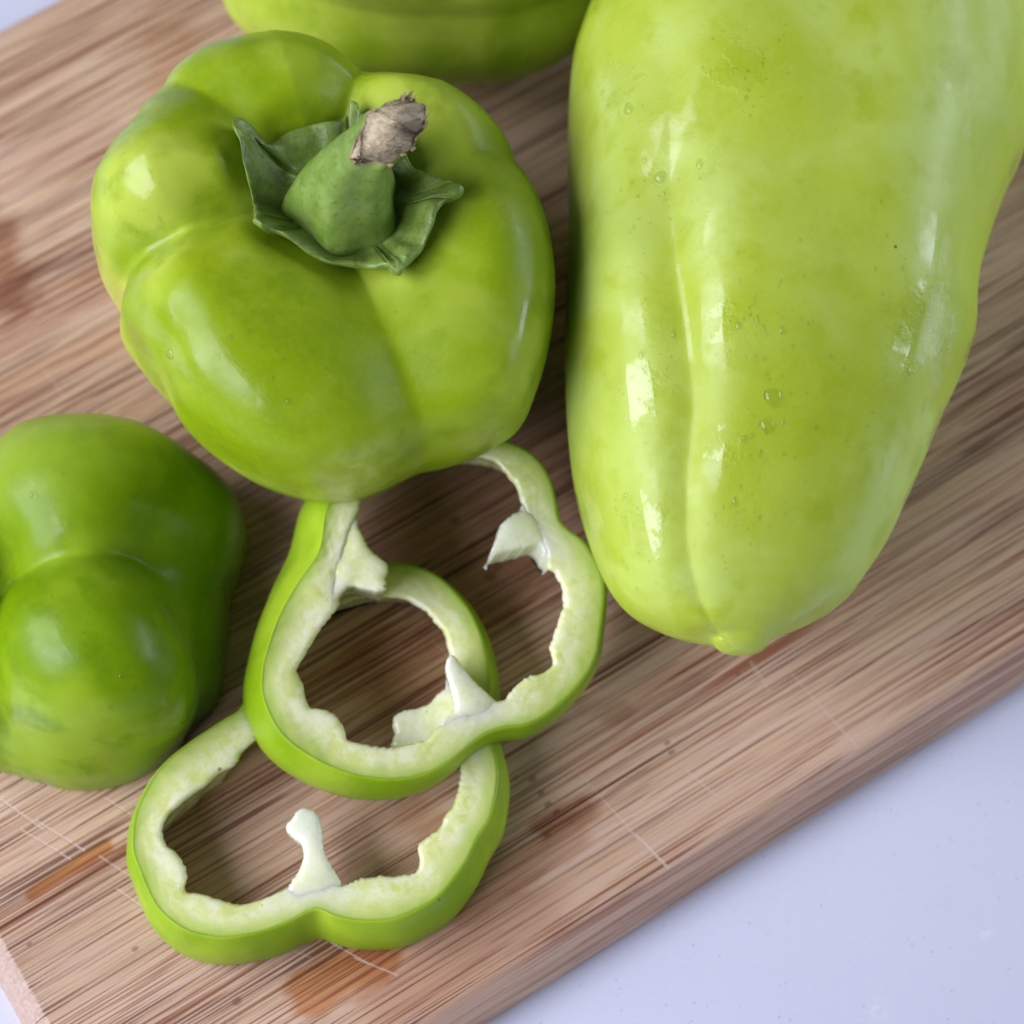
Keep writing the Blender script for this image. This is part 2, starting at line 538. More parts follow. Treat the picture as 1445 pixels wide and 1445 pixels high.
# ------------------------------------------------------------------ the counter
def counter_mat():
    M = Nodes("white_quartz")
    P = M.coords()
    a = M.noise(P, 9, 3, .5)
    v = M.n("ShaderNodeTexVoronoi"); v.inputs["Scale"].default_value = 620; M.link(P, v.inputs["Vector"])
    f = M.noise(P, 2200, 2, .6)
    base = M.mix(M.ramp(a, .3, .7), (.625, .64, .745), (.655, .67, .77))
    base = M.mix(M.math('MULTIPLY', M.ramp(f, .5, .75), .30), base, (.50, .52, .62))
    sp = M.math('MULTIPLY', M.ramp(v.outputs["Distance"], .05, .16, 1, 0), M.ramp(M.noise(P, 400, 1, .5), .5, .6))
    base = M.mix(M.math('MULTIPLY', sp, .85), base, (.38, .40, .48))
    # a few faint smudges
    for (px, py, r, k, col) in ((1185, 975, .004, .20, (.48, .50, .55)), (1330, 1275, .003, .16, (.5, .52, .57)), (1395, 990, .0022, .22, (.82, .84, .86)), (1392, 1318, .0016, .3, (.84, .86, .88)), (1240, 1425, .003, .25, (.82, .84, .88))):
        q = at(px, py, -.0092)
        base = M.mix(M.math('MULTIPLY', M.math('MULTIPLY', M.near(P, tuple(q), 0, r), M.ramp(M.noise(P, 700, 3, .7), .46, .6)), k * 1.6), base, col)
    M.bs(Base_Color=base, Roughness=.33, IOR=1.45, Specular_IOR_Level=.35, Normal=M.bump(f, .03, .0004))
    return M.m


BOARD_T = .0092
c = 1.6
counter = new_obj("counter", [(-c, -c, -BOARD_T), (c, -c, -BOARD_T), (c, c, -BOARD_T), (-c, c, -BOARD_T)], [(0, 1, 2, 3)], counter_mat(), smooth=False)
counter["kind"] = "structure"

# ------------------------------------------------------------------ the board: axes from the photo
pB0, pB1 = at(800, 1310, 0), at(1300, 996, 0)           # upper lip of the near long edge
U = (pB1 - pB0)[:2]; U = U / np.linalg.norm(U)          # along the grain
V = np.array([-U[1], U[0]])                             # across, towards the back
pL = at(36, 1388, 0)                                    # lip of the left end
org = pB0[:2] + U * ((pL[:2] - pB0[:2]) @ U)            # near-left corner of the top face
ANG = math.atan2(U[1], U[0])


def board_uv(px, py):
    q = at(px, py, 0)[:2] - org
    return float(q @ U), float(q @ V)


BW = board_uv(45, 26)[1]
BL = .345


def board_mat():
    M = Nodes("bamboo")
    P = M.coords()
    rnd = M.n("ShaderNodeObjectInfo").outputs["Random"]
    off = M.n("ShaderNodeCombineXYZ"); M.link(M.math('MULTIPLY', rnd, 7.0), off.inputs[0]); M.link(M.math('MULTIPLY', rnd, 3.0), off.inputs[2])
    add = M.n("ShaderNodeVectorMath", operation='ADD'); M.link(P, add.inputs[0]); M.link(off.outputs[0], add.inputs[1])
    Q = add.outputs[0]
    sep = M.n("ShaderNodeSeparateXYZ"); M.link(P, sep.inputs[0])
    broad = M.noise(M.scaled(Q, (5, 90, 5)), 1.0, 3, .5)
    mid = M.noise(M.scaled(Q, (14, 1300, 9)), 1.0, 3, .55)
    fine = M.noise(M.scaled(Q, (45, 3400, 60)), 1.0, 3, .6)
    lines = M.noise(M.scaled(Q, (24, 3000, 24)), 1.0, 2.2, .5)
    lines2 = M.noise(M.scaled(Q, (38, 4600, 30), (3, 5, 1)), 1.0, 2, .5)
    dens = M.noise(M.scaled(Q, (14, 120, 9), (8, 2, 3)), 1.0, 2, .5)
    base = M.mix(M.ramp(broad, .3, .7), (.60, .385, .215), (.72, .505, .325))
    base = M.mix(M.math('MULTIPLY', M.ramp(mid, .45, .65), .65), base, (.43, .20, .11))
    base = M.mix(M.math('MULTIPLY', M.ramp(fine, .40, .60, 1, 0), .6), base, (.66, .49, .40))
    base = M.mix(M.math('MULTIPLY', rnd, .22), base, (.33, .20, .13))
    # dark fibre bundles, many short dashes
    thr = M.ramp(dens, .35, .65, .605, .52)
    lm = M.ramp(M.math('SUBTRACT', lines, thr), 0, .035)
    lm2 = M.math('MULTIPLY', M.ramp(M.math('SUBTRACT', lines2, M.math('ADD', thr, .02)), 0, .04), .7)
    lm = M.math('MAXIMUM', lm, lm2)
    lc = M.mix(M.ramp(M.noise(M.scaled(Q, (4, 240, 4), (1, 9, 2)), 1, 2, .5), .4, .6), (.12, .040, .026), (.25, .085, .04))
    base = M.mix(M.math('MULTIPLY', lm, .92), base, lc)

    def seg(a, b, r0, r1, wob=0.0, wscale=300.0):
        ax, ay = a; bx, by = b
        L = math.hypot(bx - ax, by - ay)
        dx, dy = (bx - ax) / L, (by - ay) / L
        x = M.math('SUBTRACT', sep.outputs[0], ax); y = M.math('SUBTRACT', sep.outputs[1], ay)
        s = M.math('ADD', M.math('MULTIPLY', x, dx), M.math('MULTIPLY', y, dy))
        d = M.math('SUBTRACT', M.math('MULTIPLY', y, dx), M.math('MULTIPLY', x, dy))
        s2 = M.math('SUBTRACT', s, M.math('MINIMUM', M.math('MAXIMUM', s, 0.0), L))
        dist = M.math('SQRT', M.math('ADD', M.math('MULTIPLY', s2, s2), M.math('MULTIPLY', d, d)))
        if wob:
            dist = M.math('ADD', dist, M.math('MULTIPLY', M.math('SUBTRACT', M.noise(M.scaled(P, (.25, 1, 1)), wscale, 3, .6), .5), wob))
        return M.ramp(dist, r0, r1, 1, 0)
    bp = board_uv
    # wet, oil and water stains
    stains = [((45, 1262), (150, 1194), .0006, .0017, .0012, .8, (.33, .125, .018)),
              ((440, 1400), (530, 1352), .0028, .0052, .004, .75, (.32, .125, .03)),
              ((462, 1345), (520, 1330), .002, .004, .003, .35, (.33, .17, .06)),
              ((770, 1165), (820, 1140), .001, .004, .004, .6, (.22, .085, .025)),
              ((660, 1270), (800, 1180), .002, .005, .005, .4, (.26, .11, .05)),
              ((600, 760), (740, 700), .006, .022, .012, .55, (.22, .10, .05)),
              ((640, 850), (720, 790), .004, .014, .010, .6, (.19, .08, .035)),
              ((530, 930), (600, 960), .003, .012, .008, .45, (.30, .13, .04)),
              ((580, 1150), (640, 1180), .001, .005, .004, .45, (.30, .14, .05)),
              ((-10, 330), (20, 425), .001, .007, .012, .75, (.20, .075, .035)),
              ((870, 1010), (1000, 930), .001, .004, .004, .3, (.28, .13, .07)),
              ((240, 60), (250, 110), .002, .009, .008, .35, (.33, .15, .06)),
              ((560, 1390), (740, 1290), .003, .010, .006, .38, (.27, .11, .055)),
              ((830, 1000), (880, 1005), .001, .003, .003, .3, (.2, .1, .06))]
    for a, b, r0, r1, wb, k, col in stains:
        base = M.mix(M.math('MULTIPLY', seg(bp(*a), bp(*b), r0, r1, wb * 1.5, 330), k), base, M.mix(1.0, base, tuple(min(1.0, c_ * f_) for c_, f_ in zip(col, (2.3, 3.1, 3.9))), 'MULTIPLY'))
    # small dark pits of the bamboo nodes
    for (px, py, r) in ((750, 1100, .0005), (762, 1120, .00045), (772, 1136, .00045), (784, 1147, .0005), (726, 1099, .0003), (771, 1179, .0005), (189, 1340, .0004), (333, 1414, .0006), (940, 1049, .0004), (946, 1062, .0004), (700, 800, .0008), (665, 770, .0007), (690, 815, .001), (640, 735, .0008), (40, 1333, .0003), (1040, 952, .0003)):
        q = bp(px, py)
        base = M.mix(M.math('MULTIPLY', seg(q, (q[0] + .0004, q[1]), r * .5, r * 1.4, 0.0004, 900), .5), base, (.10, .035, .018))
    # old knife cuts: pale, thin
    cuts = [((808, 1080), (855, 1133), .00008, .3), ((852, 1130), (900, 1184), .00011, .6), ((898, 1180), (942, 1224), .00018, .8), ((968, 1088), (1012, 1125), .0001, .55), ((1118, 952), (1165, 1005), .0001, .5), ((1163, 1003), (1210, 1055), .00012, .65),
            ((0, 1128), (60, 1170), .00013, .75), ((50, 1158), (118, 1200), .00013, .75), ((28, 1170), (98, 1212), .00012, .65), ((145, 1125), (185, 1150), .00012, .6), ((140, 1208), (200, 1248), .0001, .55), ((165, 1255), (208, 1285), .00012, .6),
            ((466, 1330), (520, 1360), .0001, .7), ((500, 1352), (560, 1376), .0001, .65), ((380, 1330), (440, 1352), .00008, .3), ((60, 520), (90, 560), .0001, .35), ((610, 905), (660, 950), .00008, .3), ((1060, 935), (1085, 975), .00025, .3)]
    cutm = None
    for a, b, r, k in cuts:
        m = M.math('MULTIPLY', seg(bp(*a), bp(*b), r * .7, r * 1.9, .00018, 1500), k)
        base = M.mix(m, base, (.62, .47, .37))
        cutm = m if cutm is None else M.math('MAXIMUM', cutm, m)
    # the sawn end shows pale end grain, the worn near bevel is greyer
    end = M.math('MULTIPLY', M.ramp(sep.outputs[0], -.0002, .0003, 1, 0), .92)
    eg = M.mix(M.ramp(M.noise(P, 1400, 3, .6), .35, .65), (.46, .33, .25), (.58, .44, .35))
    base = M.mix(end, base, eg)
    bev = M.ramp(sep.outputs[2], -.0008, -.0002, 1, 0)
    bev = M.math('MULTIPLY', bev, M.math('SUBTRACT', 1.0, end))
    base = M.mix(M.math('MULTIPLY', bev, .45), base, (.46, .33, .27))
    h = M.math('SUBTRACT', M.math('MULTIPLY', fine, .35), M.math('MULTIPLY', lm, .6))
    h = M.math('SUBTRACT', h, M.math('MULTIPLY', cutm, .8))
    h = M.math('ADD', h, M.math('MULTIPLY', M.noise(P, 2500, 2, .6), .2))
    M.bs(Base_Color=base, Roughness=M.ramp(mid, .3, .7, .42, .56), Normal=M.bump(h, .35, .0004), IOR=1.45, Specular_IOR_Level=.45)
    return M.m


M_BOARD = board_mat()
board = thing("cutting_board", "worn bamboo cutting board of glued strips lying on the white counter", "cutting board", (float(org[0]), float(org[1]), 0))
board.rotation_euler = (0, 0, ANG)
# strip joints seen in the photo fix the strip widths
joints = sorted([board_uv(800, 265)[1], board_uv(1400, 420)[1], board_uv(30, 1292)[1]])
step = .0195
edges = [0.0]
marks = joints + [BW]
for m in marks:
    k = max(1, round((m - edges[-1]) / step))
    a0 = edges[-1]
    edges += [a0 + (m - a0) * i / k for i in range(1, k + 1)]


def plank(v0, v1, first, last):
    bm = bmesh.new()
    g = .00006
    ch = .0042
    y0, y1 = v0 + (0 if first else g), v1 - (0 if last else g)
    if first:
        prof = [(y0 - .0036, -BOARD_T), (y0 - .0048, -.0078), (y0 - .0052, -.0062), (y0 - .0051, -.0052), (y0 - .0045, -.0040), (y0 - .0032, -.0026), (y0 - .0014, -.0010), (y0 - .0004, -.0003), (y0 + .0006, 0)]
    else:
        prof = [(y0, -BOARD_T), (y0, -.00016), (y0 + .00022, 0)]
    if last:
        prof += [(y1 - .0006, 0), (y1 + .0008, -.0005), (y1 + .0030, -.0036), (y1 + .0040, -.0065), (y1 + .0034, -BOARD_T)]
    else:
        prof += [(y1 - .00022, 0), (y1, -.00016), (y1, -BOARD_T)]
    # ends rounded over
    us = [(-.0036, -.0085), (-.0040, -.0066), (-.0036, -.0045), (-.0022, -.0018), (-.0008, -.0004), (.0003, 0.0)]
    rows = []
    for u, top in us:
        rows.append([(u, y, min(z, top) if z > -BOARD_T + .0001 else z) for y, z in prof])
    for u in np.linspace(.01, BL - .01, 12):
        rows.append([(u, y, z) for y, z in prof])
    for u, top in reversed(us):
        rows.append([(BL - u, y, min(z, top) if z > -BOARD_T + .0001 else z) for y, z in prof])
    v = [p for r in rows for p in r]
    n = len(prof)
    f = grid_faces(len(rows), n, wrap_c=True)
    f.append(tuple(range(n - 1, -1, -1))[::-1]); f.append(tuple(range((len(rows) - 1) * n, len(rows) * n))[::-1])
    bm.free()
    o = new_obj("plank", v, f, M_BOARD, board, smooth=False)
    bmx = bmesh.new(); bmx.from_mesh(o.data); bmesh.ops.recalc_face_normals(bmx, faces=bmx.faces); bmx.to_mesh(o.data); bmx.free()
    if first or last:
        for p in o.data.polygons:
            p.use_smooth = True
        o.data.set_sharp_from_angle(angle=math.radians(38))
    return o


for i in range(len(edges) - 1):
    plank(edges[i], edges[i + 1], i == 0, i == len(edges) - 2)


# ------------------------------------------------------------------ peppers
def pole_grid(name, P, mat, parent=None, cap0=True, cap1=True, flip=False):
    nr, nc = P.shape[:2]
    v = P.reshape(-1, 3)
    f = grid_faces(nr, nc, flip=flip)
    if not cap0:
        pass
    o = new_obj(name, v, f, mat, parent)
    bm = bmesh.new(); bm.from_mesh(o.data)
    bmesh.ops.remove_doubles(bm, verts=bm.verts, dist=2e-6)
    holes = [e for e in bm.edges if e.is_boundary]
    if holes:
        bmesh.ops.holes_fill(bm, edges=holes, sides=0)
    bmesh.ops.recalc_face_normals(bm, faces=bm.faces)
    bm.to_mesh(o.data); bm.free()
    o.data.polygons.foreach_set("use_smooth", [True] * len(o.data.polygons))
    return o


def bvh_of(o):
    bpy.context.view_layer.update()
    mw = o.matrix_world
    return BVHTree.FromPolygons([mw @ v.co for v in o.data.vertices], [tuple(p.vertices) for p in o.data.polygons])


# big one
bp_P = big_pepper_pts()
big = thing("bell_pepper", "large pale green pepper lying on its side with wet skin, pointed tip towards the front", "pepper", tuple(float(q) for q in at(1130, 420, 0)))
off = np.array(big.location)
big_skin = pole_grid("skin", bp_P - off, M_BIG, big)

# upright one
M_STEMP = skin_mat("skin_mid_green", (.44, .555, .06), (.30, .425, .009), (.185, .30, .002), wet=.6, rough=.25, cover=.5,
                   spots=[(tuple(at(170, 450, .02) - at(*STEM_BASE, 0)), .012, .034, (.74, .68, .11), .9),
                          (tuple(at(150, 330, .035) - at(*STEM_BASE, 0)), .006, .028, (.56, .62, .11), .6)])
upr = thing("bell_pepper", "green pepper standing upright with its torn stem and calyx facing up", "pepper", tuple(float(q) for q in at(*STEM_BASE, 0)))
off_u = np.array(upr.location)
upr_skin = pole_grid("skin", stem_pepper_pts() - off_u, M_STEMP, upr)

# half
M_HALF = skin_mat("skin_deep_green", (.29, .43, .018), (.18, .31, .003), (.105, .215, .001), wet=.6, rough=.22, cover=.5,
                  spots=[(tuple(at(40, 620, .03) - at(*HALF_BASE, 0)), .004, .022, (.36, .50, .05), .6)])
half = pole_grid("pepper_half", half_pepper_pts(), M_HALF)
recentre(half, tuple(float(q) for q in at(*HALF_BASE, 0)))
tag(half, "darker green pepper half lying cut side down at the left with its lobed bottom up", "pepper half")

# back
M_BACK = skin_mat("skin_yellow_green", (.50, .63, .07), (.35, .50, .018), (.23, .38, .005), wet=.4, rough=.3, cover=.35)
back_P = back_pepper_pts()
back = pole_grid("bell_pepper", back_P, M_BACK)
recentre(back, tuple(float(q) for q in at(600, -60, 0)))
tag(back, "yellow-green pepper lying sideways at the back, cut off by the top of the photo", "pepper")

# ---- calyx and stem of the upright pepper
M_CALYX = simple_mat("calyx_green", ((.13, .20, .028), (.21, .31, .06), (.08, .125, .016)), 220, .42, .5, .1)
M_STEMG = simple_mat("stem_green", ((.15, .25, .032), (.23, .34, .07), (.10, .17, .016)), 170, .30, .25, .1)
M_RIND = simple_mat("dry_stem_brown", ((.25, .18, .08), (.38, .29, .15), (.12, .075, .03)), 500, .8, .9)


def torn_mat():
    M = Nodes("torn_pith")
    P = M.coords()
    a = M.attr("dry")
    n = M.noise(M.scaled(P, (700, 1000, 400)), 1, 4, .65, .8)
    base = M.mix(M.ramp(n, .35, .65), (.64, .58, .38), (.92, .90, .70))
    br = M.mix(M.ramp(n, .35, .65), (.20, .12, .045), (.40, .28, .13))
    base = M.mix(a, base, br)
    M.bs(Base_Color=base, Roughness=.85, Normal=M.bump(n, .6, .0006))
    return M.m


M_TORN = torn_mat()
ub = bvh_of(upr_skin)
ZC = STEM_H * MM * .865
cal_px = [(345, 177, .3), (336, 178, 1), (330, 187, 1), (336, 205, .5), (343, 225, 0), (350, 258, 0), (357, 292, 0), (362, 316, .4), (361, 328, 1), (369, 336, 1), (385, 333, .3), (405, 338, 0), (453, 357, 0), (515, 364, 0), (545, 366, .3), (554, 376, 1), (565, 379, 1), (575, 367, .4),
          (600, 340, 0), (619, 300, 0), (630, 284, .3), (650, 279, 1), (656, 268, 1), (645, 261, .6), (628, 254, 0), (612, 240, 0), (579, 212, 0), (560, 180, .2), (530, 150, .2), (511, 149, .3), (504, 133, 1), (494, 131, 1), (486, 145, .4), (470, 156, 0), (433, 165, 0), (400, 178, 0), (374, 194, 0), (356, 192, 0)]
q = np.array(cal_px, float)
NC = 320
cp = closed_spline(np.c_[at(q[:, 0], q[:, 1], np.full(len(q), ZC + .006)), q[:, 2] * .01], NC)
tipw = np.clip(cp[:, 3] / .01, 0, 1)
cc = at(492, 272, ZC + .001)
rl = np.concatenate([np.linspace(0, .88, 34), .88 + .12 * np.sin(np.linspace(0, math.pi / 2, 12)[1:])])
nr = len(rl)
top = np.zeros((nr, NC, 3))
for i, r in enumerate(rl):
    xy = cc[None, :2] * (1 - r) + cp[:, :2] * r
    for j in range(NC):
        hit = ub.ray_cast(Vector((xy[j, 0], xy[j, 1], .12)), Vector((0, 0, -1)))
        zs = hit[0].z if hit[0] else ZC
        ph = math.atan2(xy[j, 1] - cc[1], xy[j, 0] - cc[0])
        rip = .0011 * math.sin(ph * 6 + 1.3 + r * 2) * r * (1 - .5 * r) + .0005 * math.sin(ph * 11 + r * 7) * r
        top[i, j] = (xy[j, 0], xy[j, 1], max(zs + .0006, (1 - r) * (ZC + .001) + r * zs) + rip * .8 + .0030 * r ** 5)
for _ in range(6):
    top[1:-1, :, 2] = (top[:-2, :, 2] + top[2:, :, 2] + np.roll(top, 1, 1)[1:-1, :, 2] + np.roll(top, -1, 1)[1:-1, :, 2]) / 4
for _ in range(4):
    top[-1, :, 2] = (np.roll(top[-1, :, 2], 1) + np.roll(top[-1, :, 2], -1) + 2 * top[-1, :, 2]) / 4
top[..., 2] += wob(top * 1000, .9, 77, 2) * .00022 * np.minimum(1, rl * 2)[:, None]
top[..., :2] += (wob(top * 1000, 1.1, 78, 2) * .00018 * (rl ** 3)[:, None])[..., None]
bot = top.copy()
phc = np.linspace(0, 2 * math.pi, NC, endpoint=False)
rimh = .0015 + .0010 * tipw + .0003 * np.sin(phc * 17) + .0002 * np.sin(phc * 31 + 1)
for i, r in enumerate(rl):
    a_ = crv(r, [0, .55, .88, 1], [.15, .25, 1, 1]) if r < .88 else math.sqrt(max(0, 1 - ((r - .88) / .12) ** 2))
    top[i, :, 2] += rimh * a_
    bot[i, :, 2] -= .0010 * a_ + .00002
rows = np.concatenate([top, bot[::-1]], 0)
cal = pole_grid("calyx", rows - off_u, M_CALYX, upr)

# stem: tapering curved tube with an oblique tear
axis_px = [(484, 302, ZC - .002, 9.2), (486, 286, ZC + .002, 8.6), (490, 264, ZC + .007, 7.3), (500, 240, ZC + .0115, 5.8), (514, 219, ZC + .0155, 4.7), (530, 203, ZC + .0185, 4.1), (549, 187, ZC + .021, 3.9), (567, 171, ZC + .0235, 3.7), (587, 153, ZC + .026, 3.6)]
A = np.array([np.r_[at(p[0], p[1], p[2]), p[3] * MM] for p in axis_px])
sA = np.linspace(0, 1, len(A))
nt, nph = 60, 64
phis = np.linspace(0, 2 * math.pi, nph, endpoint=False)


def stem_frame(s):
    p = np.array([crv(s, sA, A[:, k]) for k in range(4)])
    p2 = np.array([crv(min(s + .02, 1), sA, A[:, k]) for k in range(3)]); p1 = np.array([crv(max(s - .02, 0), sA, A[:, k]) for k in range(3)])
    z = p2 - p1; z /= np.linalg.norm(z)
    tocam = CAMP - p[:3]; tocam -= z * (tocam @ z); tocam /= np.linalg.norm(tocam)
    y = np.cross(z, tocam)
    return p[:3], p[3], tocam, y, z


r2 = np.random.default_rng(5)
jag = np.array([.5 * math.sin(5 * f) + .5 * math.sin(11 * f + 1) + r2.normal() * .35 for f in phis])
s_end = .585 + .385 * ((1 - np.cos(phis)) / 2) ** .8 + .018 * jag        # near side short, far side long
rows = np.zeros((nt, nph, 3))
for j, f in enumerate(phis):
    for i in range(nt):
        s = s_end[j] * (i / (nt - 1))
        p, r, e1, e2, e3 = stem_frame(s)
        rr = r * (1 + .085 * math.cos(5 * f + .8) * (1 - .6 * s) + .02 * math.sin(3 * f + 6 * s))
        if s > .6:
            rr *= 1 + .05 * math.sin(9 * f)
        rows[i, j] = p + rr * (e1 * math.cos(f) + e2 * math.sin(f))
stem = new_obj("stem", (rows - off_u).reshape(-1, 3), grid_faces(nt, nph), M_STEMG, upr)
stem.data.materials.append(M_RIND)
for p in stem.data.polygons:
    i = p.index // nph; j = p.index % nph
    s = s_end[j] * (i / (nt - 1))
    if s > s_end[j] - .022 or s > .80 + .03 * math.sin(7 * phis[j]):
        p.material_index = 1
# torn end: from the rim inwards to a fibrous pith
nk = 16
tv = np.zeros((nk, nph, 3)); dry = np.zeros((nk, nph))
cen_s = .70
for j, f in enumerate(phis):
    rim = rows[-1, j]
    pc, rc, e1, e2, e3 = stem_frame(cen_s)
    cpt = pc + e1 * (-.0006)
    for k in range(nk):
        u = k / (nk - 1)
        p = rim * (1 - u) + cpt * u
        _, _, n1, _, _ = stem_frame(.7)
        sunk = -.0016 * min(1, u * 5) + .0007 * math.sin(23 * f + 7 * u) * u * (1 - u) * 3 + .0012 * u * u
        tv[k, j] = p + n1 * (sunk + r2.normal() * .00016)
        far = (1 - math.cos(f)) / 2
        dry[k, j] = min(1, max(0, (far * (1 - u) - .50) * 4)) if u > .08 else .7
torn = pole_grid("torn_end", tv - off_u, M_TORN, None)
torn.parent = stem
bm = None
me = torn.data
at_ = me.attributes.new("dry", 'FLOAT', 'POINT')
from mathutils.kdtree import KDTree
kd = KDTree(nk * nph)
for i_, vv in enumerate((tv - off_u).reshape(-1, 3)):
    kd.insert(Vector(vv), i_)
kd.balance()
dflat = dry.ravel()
at_.data.foreach_set("value", np.array([dflat[kd.find(v.co)[1]] for v in me.vertices], np.float32))
# a few frayed splinters on the tear
bm = bmesh.new()
for k in range(16):
    j = r2.integers(0, nph)
    p = rows[-1, j]; _, _, e1, e2, e3 = stem_frame(min(1, s_end[j]))
    d = e3 * r2.uniform(.0008, .0022) + e1 * r2.normal() * .0006 + e2 * r2.normal() * .0006
    w = (e2 if k % 2 else e1) * r2.uniform(.0003, .0007)
    th = np.cross(d, w); th = th / (np.linalg.norm(th) + 1e-9) * .00018
    b = p - off_u - e3 * .0006
    vs = [bm.verts.new(tuple(x)) for x in (b - w - th, b + w - th, b + w + th, b - w + th, b + d)]
    for f in ((0, 1, 2, 3), (0, 1, 4), (1, 2, 4), (2, 3, 4), (3, 0, 4)):
        bm.faces.new([vs[i] for i in f])
bmesh.ops.recalc_face_normals(bm, faces=bm.faces)
me = bpy.data.meshes.new("fray"); bm.to_mesh(me); bm.free()
me.materials.append(M_RIND)
fray = bpy.data.objects.new("fray", me); COL.objects.link(fray); fray.parent = stem


# ------------------------------------------------------------------ slices
def polar_hits(poly, c, th):
    """distance from c to the outline in each direction (farthest crossing)"""
    out = np.zeros(len(th))
    a = poly - c; b = np.roll(poly, -1, 0) - c
    for i, t in enumerate(th):
        d = np.array([math.cos(t), math.sin(t)]); n = np.array([-d[1], d[0]])
        sa, sb = a @ n, b @ n
        m = (sa * sb <= 0) & (sa != sb)
        w = sa[m] / (sa[m] - sb[m])
        pos = (a[m] + (b[m] - a[m]) * w[:, None]) @ d
        out[i] = pos.max()
    return out


